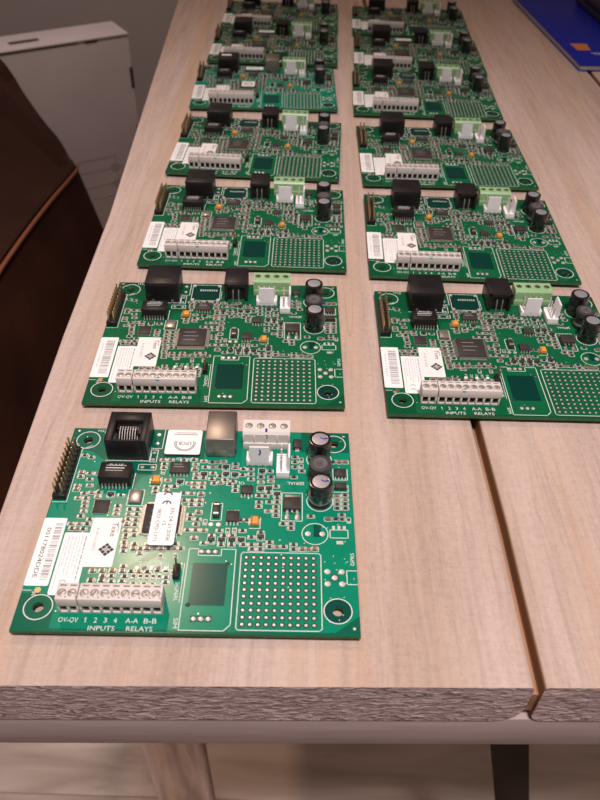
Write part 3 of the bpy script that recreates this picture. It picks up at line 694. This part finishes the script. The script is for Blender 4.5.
# screw terminal blocks at the front
def terminal_block(x0, x1, xs):
    b = MB(); mt = 'terminal_grey'
    b.box(x0, x1, 9.4, 12.4, 0.05, 8.2, mt, bev=0.2); b.box(x0, x1, 6.3, 9.6, 4.1, 8.2, mt, bev=0.25)
    edges = [x0] + [(xs[i]+xs[i+1])/2 for i in range(len(xs)-1)] + [x1]
    for i, e in enumerate(edges):
        hw = 0.42; a, c = (e, e+0.7) if i == 0 else ((e-0.7, e) if i == len(edges)-1 else (e-hw, e+hw))
        b.box(a, c, 6.45, 9.6, 0.05, 4.3, mt, bev=0.12)
    b.box(x0+0.3, x1-0.3, 6.6, 9.6, 0.05, 0.7, mt)
    for x in xs:
        b.box(x-0.95, x+0.95, 8.2, 9.5, 0.7, 4.2, 'terminal_hole'); b.box(x-0.75, x+0.75, 7.2, 8.3, 0.7, 1.6, 'screw_dull')
        b.rect(x-1.05, x+1.05, 11.15, 11.65, 8.215, 'slot_brown')
        b.ring(x, 8.75, 1.28, 1.42, 8.215, 'slot_brown', 20)
        b.disc(x+1.5, 7.2, 0.28, 8.215, 'slot_brown', 8)
    return b.mesh('terminal_block')
X2 = [15.8, 19.0]; X8 = [22.8 + k*3.2 for k in range(8)]
M['tb2'] = terminal_block(14.0, 20.6, X2); M['tb8'] = terminal_block(20.95, 47.1, X8)
def screw(mt, slot, r=1.25):
    b = MB(); b.lathe(0, 0, [(r, -0.5), (r, 0.10), (r-0.15, 0.16)], 20, mt); b.box(-r*0.82, r*0.82, -0.2, 0.2, 0.15, 0.175, slot); return b.mesh('screw')
M['screw'] = screw('screw_steel', 'slot_brown'); M['screw_dull'] = screw('screw_dull', 'black_plastic', 1.3)
b = MB(); b.line([(30.3, 7.0), (32.2, 7.4), (31.6, 7.0)], 0.5, 8.23, 'pen_teal'); b.box(30.6, 32.0, 6.26, 6.32, 7.2, 7.9, 'pen_teal'); M['tb_ink'] = b.mesh('pen_mark')
# four-way connector at the back
def connector(mt):
    b = MB(); b.prism_x([(80.2, 0.05), (87.6, 0.05), (87.6, 8.5), (81.0, 8.5), (80.2, 7.6)], 67.8, 86.0, mt)
    b.box(67.8, 86.0, 79.6, 80.3, 0.05, 3.4, mt, bev=0.15)
    for k in range(5): b.box(67.8 + k*4.425 - (0 if k == 0 else 0.25), 68.3 + k*4.425 - (0 if k == 0 else 0.25), 79.8, 80.3, 3.3, 7.2, mt, bev=0.1)
    for k in range(4): b.lathe(70.05 + k*4.53, 84.3, [(1.75, 8.4), (1.75, 8.53), (1.4, 8.53)], 22, mt); b.disc(70.05 + k*4.53, 84.3, 1.45, 8.545, 'terminal_hole', 20)
    return b.mesh('terminal_connector')
M['conn_green'] = connector('connector_green'); M['conn_white'] = connector('connector_white')
b = MB(); b.box(76.4, 77.3, 80.9, 82.9, 8.49, 8.53, 'pen_blue'); b.box(76.4, 77.3, 80.14, 80.21, 5.6, 7.6, 'pen_blue'); M['conn_ink'] = b.mesh('pen_mark')
# friction-lock headers
def kk():
    """4-way friction lock header, plate along local -y edge, centred on x"""
    b = MB(); b.box(-5.0, 5.0, -0.2, 4.8, 0.05, 2.8, 'nylon_white', bev=0.25)
    b.prism_x([(-0.3, 2.0), (0.7, 2.0), (0.7, 9.8), (0.3, 10.5), (-0.3, 10.5)], -3.6, 3.6, 'nylon_white')
    b.box(-5.0, -4.2, -0.2, 4.8, 2.6, 3.4, 'nylon_white', bev=0.2); b.box(4.2, 5.0, -0.2, 4.8, 2.6, 3.4, 'nylon_white', bev=0.2)
    for k in range(4): b.box(-4.2 + k*2.54, -3.5 + k*2.54, -0.24, -0.1, 0.05, 0.7, 'screw_dull')
    return b.mesh('lock_header')
M['kk'] = kk()
b = MB(); b.box(-0.32, 0.32, -0.32, 0.32, 2.5, 9.6, 'pad_tin', bev=0.1); M['kkpin'] = b.mesh('pin')
b = MB()
for i in range(6):
    a0, a1 = R(-70 + 22*i), R(-48 + 22*i); q = []
    for rr_ in (0.75, 1.3):
        for a in (a0, a1): q.append((-0.6 + rr_*math.cos(a), -0.33, 7.9 + rr_*1.5*math.sin(a)))
    b.add(q, [(0, 1, 3, 2)], 'pen_blue')
M['kk_ink'] = b.mesh('pen_mark')
# usb socket and phone jack
def usb():
    b = MB(); b.box(53.9, 65.1, 75.0, 91.0, 0.3, 9.9, 'usb_shell', bev=0.55)
    b.box(53.5, 53.95, 77, 79, 0.1, 3, 'usb_shell'); b.box(65.05, 65.5, 77, 79, 0.1, 3, 'usb_shell')
    b.box(55.2, 63.8, 74.94, 75.05, 4.3, 4.5, 'screw_dull'); b.box(57.0, 57.25, 74.94, 75.05, 0.6, 4.3, 'screw_dull'); b.box(61.8, 62.05, 74.94, 75.05, 0.6, 4.3, 'screw_dull')
    b.box(56.5, 62.5, 90.9, 91.06, 2.0, 8.4, 'black_plastic')
    return b.mesh('usb_socket')
def phone():
    b = MB(); mt = 'jack_plastic'
    b.box(54.0, 65.2, 76.2, 89.5, 0.3, 9.8, mt, bev=0.4); b.box(54.0, 55.6, 74.7, 76.6, 0.3, 9.8, mt, bev=0.3); b.box(63.6, 65.2, 74.7, 76.6, 0.3, 9.8, mt, bev=0.3); b.box(54.0, 65.2, 74.7, 76.6, 8.2, 9.8, mt, bev=0.3)
    b.box(57.6, 61.6, 75.8, 76.5, 5.0, 7.8, 'black_plastic')
    return b.mesh('phone_jack')
M['usb'] = usb(); M['phone'] = phone()
b = MB()
for x in (58.2, 60.9): b.tube([(x, 76.4, 6.4), (x, 75.4, 6.2), (x, 74.9, 5.0), (x-0.1, 74.2, 0.1)], 0.28, 8, 'solder')
M['phone_pins'] = b.mesh('contact_pins')
# little two-pin jumper by the front
b = MB(); b.box(48.2, 50.4, 19.4, 24.4, 0.05, 2.4, 'black_plastic', bev=0.2); M['jumper'] = b.mesh('jumper_header')
b = MB()
for y in (20.7, 23.2): b.box(49.0, 49.6, y-0.3, y+0.3, 2.2, 7.6, 'gold_pin', bev=0.1)
M['jumper_pins'] = b.mesh('jumper_pins')
# solder leads below, on which each board rests
b = MB()
def stub(x, y): b.lathe(x, y, [(0.25, -3.58), (0.7, -2.6), (1.0, -1.6), (0.3, -1.55)], 8, 'solder')
for k in range(10): stub(1.7, 53.6 + k*2.54); stub(4.2, 53.6 + k*2.54)
for x in X2 + X8: stub(x, 9.5)
for k in range(4): stub(70 + k*4.5, 83.5); stub(70.4 + k*2.54, 74); stub(83.5, 66 + k*2.54)
for y in (52, 56, 63, 67, 73, 77): stub(97.4, y)
for x, y in ((18, 78), (30, 78), (24, 84), (56, 82), (63, 82), (101.9, 21.3), (99.5, 18.9), (104.3, 23.7)): stub(x, y)
M['stubs'] = b.mesh('solder_leads')
# stickers
Z = 0.12
def sheet(b, x0, x1, y0, y1, z, mt, r=0.6, skewx=0.0):
    pts = []
    for cx, cy, a0 in ((x1-r, y1-r, 0), (x0+r, y1-r, 90), (x0+r, y0+r, 180), (x1-r, y0+r, 270)):
        for k in range(4):
            a = R(a0 + 30*k); pts.append((cx + r*math.cos(a) + skewx*(cy-y0), cy + r*math.sin(a)))
    n = len(pts)
    b.add([(x, y, z) for x, y in pts] + [(x, y, z-0.1) for x, y in pts], [tuple(range(n))] + [(n+i, n+(i+1) % n, (i+1) % n, i) for i in range(n)], mt)
def barcode(b, x0, x1, y0, y1, z, seed):
    rnd = random.Random(seed); y = y0
    while y < y1:
        wd = rnd.choice((0.25, 0.25, 0.5, 0.75)); b.rect(x0, x1, y, min(y+wd, y1), z, 'ink_grey' if seed else 'ink_black'); y += wd + rnd.choice((0.25, 0.3, 0.55))
b = MB(); sheet(b, -0.1, 7.9, 16.3, 44.2, Z, 'sticker_white'); M['stk1'] = b.mesh('barcode_sticker')
b = MB(); barcode(b, 4.5, 7.0, 18.6, 42.0, Z+0.02, 1)
b.text('001178024DDE', 2.6, 29.6, 20.6, 1.45, Z+0.02, 'ink_black', -90); M['stk1_print_num'] = b.mesh('barcode_print', smooth=False)
b = MB(); barcode(b, 2.9, 6.6, 18.8, 42.4, Z+0.02, 2); b.text('00117802', 1.6, 31.5, 16, 0.6, Z+0.02, 'ink_grey', -90); M['stk1_print'] = b.mesh('barcode_print', smooth=False)
b = MB(); sheet(b, 8.5, 17.6, 12.9, 38.0, Z, 'sticker_white'); M['stk2'] = b.mesh('approval_sticker')
def ce(b, cx, cy, s, z, mt, rot):
    """the two rounded letters C and E, rot in degrees"""
    for k, off in enumerate((-0.62, 0.62)):
        a = R(rot); x, y = cx + off*s*math.cos(a), cy + off*s*math.sin(a)
        b.ring(x, y, s*0.36, s*0.52, z, mt, 14, rot+95, rot+265)
        if k: b.line([(x - 0.42*s*math.cos(a), y - 0.42*s*math.sin(a)), (x - 0.02*s*math.cos(a), y - 0.02*s*math.sin(a))], s*0.13, z, mt)
b = MB(); rnd = random.Random(2)
for k, x in enumerate((16.2, 15.0, 13.9, 12.8, 11.6, 10.4)):
    y = 36.5
    while y > 20 + (k % 3)*2.0:
        L = rnd.uniform(0.8, 2.2); b.rect(x-0.22, x+0.22, y-L, y, Z+0.02, 'ink_pale' if k else 'ink_grey'); y -= L+0.4
ce(b, 12.2, 16.3, 2.2, Z+0.02, 'ink_grey', -90)
b.rect(9.4, 9.7, 15, 35, Z+0.02, 'ink_pale'); b.ring(11.6, 34.2, 1.3, 1.5, Z+0.02, 'ink_pale', 20)
M['stk2_print'] = b.mesh('approval_print', smooth=False)
b = MB(); sheet(b, 17.0, 27.3, 23.9, 44.6, Z+0.06, 'sticker_pink'); M['stk3'] = b.mesh('logo_sticker')
b = MB(); z = Z+0.08
b.text('Texe', 25.2, 39.6, 6.2, 2.0, z, 'ink_black', -90); b.line([(26.5, 41.6), (26.5, 38.4)], 0.18, z, 'ink_black')
for i in range(-1, 2):
    for j in range(-1, 2):
        cx, cy = 24.0 + (i-j)*0.95, 31.0 + (i+j)*0.95; s = 0.84
        b.poly([(cx-s, cy), (cx, cy-s), (cx+s, cy), (cx, cy+s)], z, 'ink_black' if (i or j) else 'ink_grey')
b.text('8-4016-0003', 19.6, 35.4, 9.6, 1.0, z, 'ink_grey', -90)
M['stk3_print'] = b.mesh('logo_print', smooth=False)
b = MB(); sheet(b, 37.8, 46.9, 32.2, 55.6, 1.62, 'sticker_white', 1.0); M['ce'] = b.mesh('approval_label')
b = MB(); z = 1.635
ce(b, 42.2, 52.2, 3.3, z, 'ink_black', -90)
b.text('EN 54-21:2006', 44.6, 41.2, 14.2, 1.35, z, 'ink_black', -90); b.text('15', 42.4, 41.6, 2.0, 1.3, z, 'ink_black', -90); b.text('0832-CPD-1771', 40.1, 41.0, 14.0, 1.3, z, 'ink_black', -90)
M['ce_print'] = b.mesh('approval_label_print', smooth=False)
b = MB(); sheet(b, 37.6, 51.3, 75.4, 88.6, Z+0.9, 'sticker_white', 0.8); b.box(38.4, 50.6, 76.2, 88.0, 0.05, Z+0.8, 'screw_steel'); M['lpcb'] = b.mesh('certification_sticker')
b = MB(); z = Z+0.93
b.text('LPCB', 45.0, 81.2, 4.8, 1.8, z, 'ink_black', 180); b.ring(45, 81.2, 3.3, 3.55, z, 'ink_black', 28, 160, 380); b.ring(45, 81.2, 3.75, 4.2, z, 'ink_grey', 28, 165, 375)
b.rect(40.2, 49.6, 85.8, 86.3, z, 'ink_grey'); b.rect(41.0, 49.0, 86.8, 87.2, z, 'ink_grey')
M['lpcb_print'] = b.mesh('certification_print', smooth=False)
b = MB(); sheet(b, 37.8, 52.0, 81.2, 87.8, Z+0.02, 'sticker_white', 0.8); M['narrow'] = b.mesh('narrow_sticker')
b = MB()
for k in range(3): b.rect(40, 49.5 - k, 82.6 + k*1.6, 83.1 + k*1.6, Z+0.04, 'ink_pale')
M['narrow_print'] = b.mesh('narrow_sticker_print', smooth=False)
b = MB(); sheet(b, 36.4, 46.6, 39.2, 50.2, 1.62, 'sticker_white', 0.8); M['qsq'] = b.mesh('square_label')
b = MB(); b.ring(41.5, 45.0, 2.6, 3.2, 1.64, 'ink_black', 24); b.text('LPCB', 41.5, 45, 3.8, 1.5, 1.64, 'ink_black', 180); M['qsq_print'] = b.mesh('square_label_print', smooth=False)

ZB = 0.0036
def board(label, x, y, deg, teal=False, open_jack=False, socket='phone', white=False, sd='bare', proc=None, eth_label=False, front=False):
    t = thing('circuit_board', label, 'circuit board', (x/1000, y/1000, TOP), R(deg), 'green circuit boards laid out in two columns')
    L = (0, 0, ZB); fam = 'teal' if teal else 'green'
    def p(name, key, parent=None, loc=L, **k):
        return obj(name, M[key] if isinstance(key, str) else key, parent or t, loc if parent is None else (0, 0, 0), **k)
    s = p('substrate', 'sub_' + fam)
    p('copper_pour', 'pour_' + fam, s); p('silkscreen_print', 'silk' if sd == 'bare' else 'silk_sd', s)
    p('solder_pad_grid', 'grid', s, kind='stuff'); p('solder_pads', 'pads', s, kind='stuff'); p('solder_leads', 'stubs', s, kind='stuff')
    p('surface_mount_parts', 'smd', kind='stuff')
    h = p('pin_header', 'hdr')
    for k in range(10):
        for c, xx in enumerate((1.7, 4.2)):
            q = obj('pin', M['pin'], h, (xx/1000, (53.6 + k*2.54)/1000, 0))
    e = p('ethernet_jack', 'eth_open' if open_jack else 'eth_side')
    if open_jack: p('contacts', 'eth_contacts', e)
    else: p('solder_lugs', 'eth_lugs', e)
    if eth_label: p('jack_label', 'eth_label', e, label='pale label strip')
    tr = p('transformer', 'trafo'); p('leads', 'trafo_leads', tr)
    for nm, bm_, lm in CHM:
        c = p(nm, bm_)
        if lm: p('leads', lm, c)
        if nm == 'processor_chip' and proc == 'ce': q = p('approval_label', 'ce', c, label='white label with CE mark'); q2 = None
        if nm == 'processor_chip' and proc == 'square': p('square_label', 'qsq', c, label='square white label')
        if nm == 'processor_chip' and proc: p('label_print', 'ce_print' if proc == 'ce' else 'qsq_print', c)
    g = p('voltage_regulator', 'dpak'); p('leads', 'dpak_leads', g)
    p('crystal_oscillator', 'crystal'); p('watch_crystal', 'watchxtal')
    for a, c in TM:
        q = p('tantalum_capacitor', a); p('solder_ends', c, q)
    for yy in (75.4, 54.2):
        c = obj('electrolytic_capacitor', M['cap'], t, (0.0974, yy/1000, ZB))
        obj('vented_top', M['captop_blue' if teal else 'captop_teal'], c); obj('polarity_stripe', M['capstripe'], c)
    c = obj('drum_inductor', M['ind'], t, (0.0974, 0.06455, ZB)); obj('marked_face', M['indface'], c)
    for key, xs in (('tb2', X2), ('tb8', X8)):
        c = p('terminal_block', key)
        for xx in xs:
            q = obj('screw', M['screw'], c, (xx/1000, 0.00875, 0.00812)); q.rotation_euler = (0, 0, R((xx*37) % 180))
        if key == 'tb8' and not teal: p('pen_mark', 'tb_ink', c)
    c = p('terminal_connector', 'conn_white' if white else 'conn_green')
    for k in range(4):
        q = obj('screw', M['screw' if white else 'screw_dull'], c, ((70.05 + k*4.53)/1000, 0.0843, 0.00845)); q.rotation_euler = (0, 0, R(40 + k*35))
    if white: p('pen_mark', 'conn_ink', c)
    for (xx, yy, rz) in ((74.6, 71.0, 0), (85.9, 69.6, 90)):
        c = obj('lock_header', M['kk'], t, (xx/1000, yy/1000, ZB)); c.rotation_euler = (0, 0, R(rz))
        for k in range(4): obj('pin', M['kkpin'], c, ((-3.81 + 2.54*k)/1000, 0.0029, 0))
        if white and rz == 0: obj('pen_mark', M['kk_ink'], c)
    if socket == 'usb': p('usb_socket', 'usb')
    else:
        c = p('phone_jack', 'phone'); p('contact_pins', 'phone_pins', c)
    c = p('jumper_header', 'jumper'); p('jumper_pins', 'jumper_pins', c)
    c = p('barcode_sticker', 'stk1'); p('barcode_print', 'stk1_print_num' if front else 'stk1_print', c)
    c = p('approval_sticker', 'stk2'); p('approval_print', 'stk2_print', c)
    c = p('logo_sticker', 'stk3'); p('logo_print', 'stk3_print', c)
    if sd == 'lpcb': c = p('certification_sticker', 'lpcb'); p('certification_print', 'lpcb_print', c)
    if sd == 'narrow': c = p('narrow_sticker', 'narrow'); p('narrow_sticker_print', 'narrow_print', c)
    return t
LFT = 'of the left column'; RGT = 'of the right column'
board('teal circuit board with white rear connector and open-top network jack, nearest the table edge', -88.11, 119.29, 0.93, teal=True, open_jack=True, socket='usb', white=True, sd='lpcb', proc='ce', front=True)
board('green circuit board directly behind the teal one at the table edge, left column', -90.55, 223.7, 1.36)
board('green circuit board third from the front in the left column', -87.28, 330.73, 0.04)
board('green circuit board fourth from the front in the left column', -89.28, 438.03, -2.0)
board('teal circuit board with metal USB socket and square chip label, fifth in the left column', -88.3, 545.21, 1.5, teal=True, socket='usb', sd='narrow', proc='square', eth_label=True)
board('green circuit board with narrow white sticker, sixth from the front in the left column', -86.89, 646.11, -0.46, sd='narrow')
board('farthest green circuit board of the left column, cut off by the photo top', -85.29, 738.64, -0.78)
board('green circuit board at the front of the right column, cut off by the right edge', 36.61, 222.89, 0.64)
board('green circuit board second from the front in the right column', 34.12, 326.72, -0.45)
board('green circuit board third from the front in the right column', 35.06, 430.02, 0.8)
board('green circuit board fourth from the front in the right column', 32.82, 542.64, -1.0)
board('green circuit board with narrow white sticker, fifth from the front in the right column', 36.35, 635.1, -1.6, sd='narrow')
board('farthest green circuit board of the right column, beside the blue booklet', 37.62, 732.9, -1.79)

# ================================================================ BLUE BOOKLET AND DARK CASE
bk = thing('booklet', 'glossy blue booklet with an orange mark lying on the table', 'booklet', (0.229, 0.660, TOP), R(4.2))
def cover(z0, z1, grow, mt):
    b = MB(); b.box(-grow, 148, -grow, 214+grow, z0, z1, mt, bev=0.25); return b.mesh('cover')
obj('back_cover', cover(0.0, 0.7, 0.6, 'blue_cover'), bk)
b = MB(); b.box(0.4, 147, 0.4, 213.4, 0.7, 4.2, 'paper_pages', bev=0.2)
obj('page_block', b.mesh('page_block'), bk)
obj('front_cover', cover(4.2, 4.9, 0.3, 'blue_cover'), bk)
b = MB(); b.poly([(10.5, 39), (22.5, 39), (25.0, 57), (9.5, 58)], 4.93, 'orange_print'); b.rect(20, 30, 31, 32.2, 4.93, 'white_print'); b.rect(22, 29, 28, 29, 4.93, 'white_print')
obj('cover_print', b.mesh('cover_print', smooth=False), bk)
cs = thing('dark_case', 'dark navy case resting on the blue booklet', 'case', (0.283, 0.706, TOP+0.0049), R(3.5))
b = MB(); b.box(0, 85, 0, 150, 0, 6.5, 'navy_leatherette', bev=1.6); obj('lower_shell', b.mesh('lower_shell'), cs)
b = MB(); b.box(0, 85, 0, 150, 6.7, 14, 'navy_leatherette', bev=1.8); obj('lid', b.mesh('lid'), cs)
b = MB(); b.box(0.8, 84, 0.8, 149, 6.0, 7.2, 'black_steel'); obj('seam', b.mesh('seam'), cs)

# ================================================================ ARMCHAIR
ch = thing('armchair', 'dark brown leather armchair with orange piping beside the table', 'armchair', (0, 0, 0))
outline3 = [(-272, 470, 603), (-270, 560, 602), (-270, 640, 596), (-271, 720, 586), (-272, 790, 575), (-276, 838, 567), (-300, 890, 556), (-330, 955, 549), (-370, 1022, 546), (-410, 1078, 562), (-450, 1119, 596), (-530, 1165, 625), (-640, 1190, 640), (-760, 1180, 640), (-850, 1120, 640), (-880, 1000, 640), (-880, 600, 640), (-840, 480, 640), (-740, 420, 635), (-560, 400, 625), (-380, 405, 610), (-300, 425, 604)]
def catmull(pts, k):
    out = []; m_ = len(pts)
    for i in range(m_):
        p0, p1, p2, p3 = (Vector(pts[(i+d) % m_]) for d in (-1, 0, 1, 2))
        for q in range(k):
            t_ = q/k; out.append(tuple(0.5*((2*p1) + (p2-p0)*t_ + (2*p0-5*p1+4*p2-p3)*t_*t_ + (3*p1-p0-3*p2+p3)*t_**3)))
    return out
outline3 = catmull(outline3, 4)
outline = [(x, y) for x, y, z in outline3]; ZT = {(x, y): z for x, y, z in outline3}
ztop = lambda x, y: ZT[(x, y)]
cxm, cym = -580, 800
def fixn(me):
    bm = bmesh.new(); bm.from_mesh(me); bmesh.ops.recalc_face_normals(bm, faces=bm.faces[:]); bm.to_mesh(me); bm.free(); me.shade_smooth(); me.set_sharp_from_angle(angle=R(50)); return me
body = MB(); n = len(outline)
lv = [(0.93, lambda x, y: 90), (0.985, lambda x, y: 130), (1.07, lambda x, y: 300), (1.06, lambda x, y: ztop(x, y) - 90), (1.0, lambda x, y: ztop(x, y) - 6), (0.985, lambda x, y: ztop(x, y) - 1)]
for sc, fz in lv:
    for x, y in outline: body.v.append((cxm + (x-cxm)*sc, cym + (y-cym)*sc, fz(x, y)))
for k in range(len(lv)-1):
    for i in range(n):
        j = (i+1) % n; body.f.append((k*n+i, k*n+j, (k+1)*n+j, (k+1)*n+i)); body.m.append('brown_leather')
body.f.append(tuple(range(n))); body.m.append('brown_leather'); e = (len(lv)-1)*n; body.f.append(tuple(e+i for i in range(n))); body.m.append('brown_leather')
obj('upholstered_body', fixn(body.mesh('upholstered_body')), ch)
cush = MB()
lv = [(0.985, -4), (0.992, 0), (0.975, 2), (0.93, 1), (0.7, -4), (0.3, -8)]
for sc, dz in lv:
    for x, y in outline: cush.v.append((cxm + (x-cxm)*sc, cym + (y-cym)*sc, ztop(x, y) + dz))
for k in range(len(lv)-1):
    for i in range(n):
        j = (i+1) % n; cush.f.append((k*n+i, k*n+j, (k+1)*n+j, (k+1)*n+i)); cush.m.append('brown_leather')
cush.f.append(tuple(range(n))); cush.m.append('brown_leather'); e = (len(lv)-1)*n; cush.f.append(tuple(e+i for i in range(n))); cush.m.append('brown_leather')
obj('seat_cushion', fixn(cush.mesh('seat_cushion')), ch)
b = MB(); pp = [(cxm + (x-cxm)*1.003, cym + (y-cym)*1.003, ztop(x, y) - 2) for x, y in outline]; pp = pp[-32:] + pp[:21]; b.tube(pp, 1.9, 8, 'orange_piping'); obj('piping', b.mesh('piping'), ch)
for x, y in ((-330, 520), (-380, 960), (-800, 520), (-800, 1080)):
    b = MB(); b.lathe(x, y, [(16, 0), (18, 5), (26, 95), (24, 100)], 14, 'dark_wood_leg'); obj('leg', b.mesh('leg'), ch)
b = MB(); b.box(-960, -840, 480, 1130, 120, 900, 'brown_leather', bev=40); obj('backrest', b.mesh('backrest'), ch)

# ================================================================ CARDBOARD BOX
bx = thing('cardboard_box', 'flat white cardboard box standing upright against the grey wall', 'box', (-0.35, 1.506, 0), math.atan2(0.541, 0.841))
b = MB(); b.box(-520, 0, 0, 88, 0, 516, 'carton', bev=2); obj('body', b.mesh('body'), bx)
b = MB(); b.box(-521, 1, -1.2, 86, 516.8, 520, 'carton', bev=0.8); obj('top_flap', b.mesh('top_flap'), bx)
b = MB(); b.box(-215, -160, 30, 46, 519.6, 520.2, 'carton_shadow_gap'); obj('handle_slot', b.mesh('handle_slot'), bx)
b = MB(); b.box(-519, -100, -0.6, 1, 514.5, 517, 'carton_shadow_gap'); b.box(-86, -62, -0.7, 1, 513, 516, 'carton_shadow_gap'); obj('lid_gap', b.mesh('lid_gap'), bx)
for z0, z1 in ((418, 458), (326, 343)):
    b = MB(); b.box(-6, 0.6, -0.6, 6, z0, z1, 'carton_shadow_gap'); obj('side_slot', b.mesh('side_slot'), bx)
b = MB()
for x0, x1, z in ((-150, -8, 265), (-150, -60, 232), (-150, -60, 205), (-240, -60, 290)):
    b.box(x0, x1, -0.4, 0.5, z, z+2.2, 'carton_print')
b.box(-62, -60, -0.4, 0.5, 205, 292, 'carton_print')
for z in (222, 258): b.box(-72, -54, -0.4, 0.5, z, z+16, 'carton_print')
obj('box_print', b.mesh('box_print'), bx)
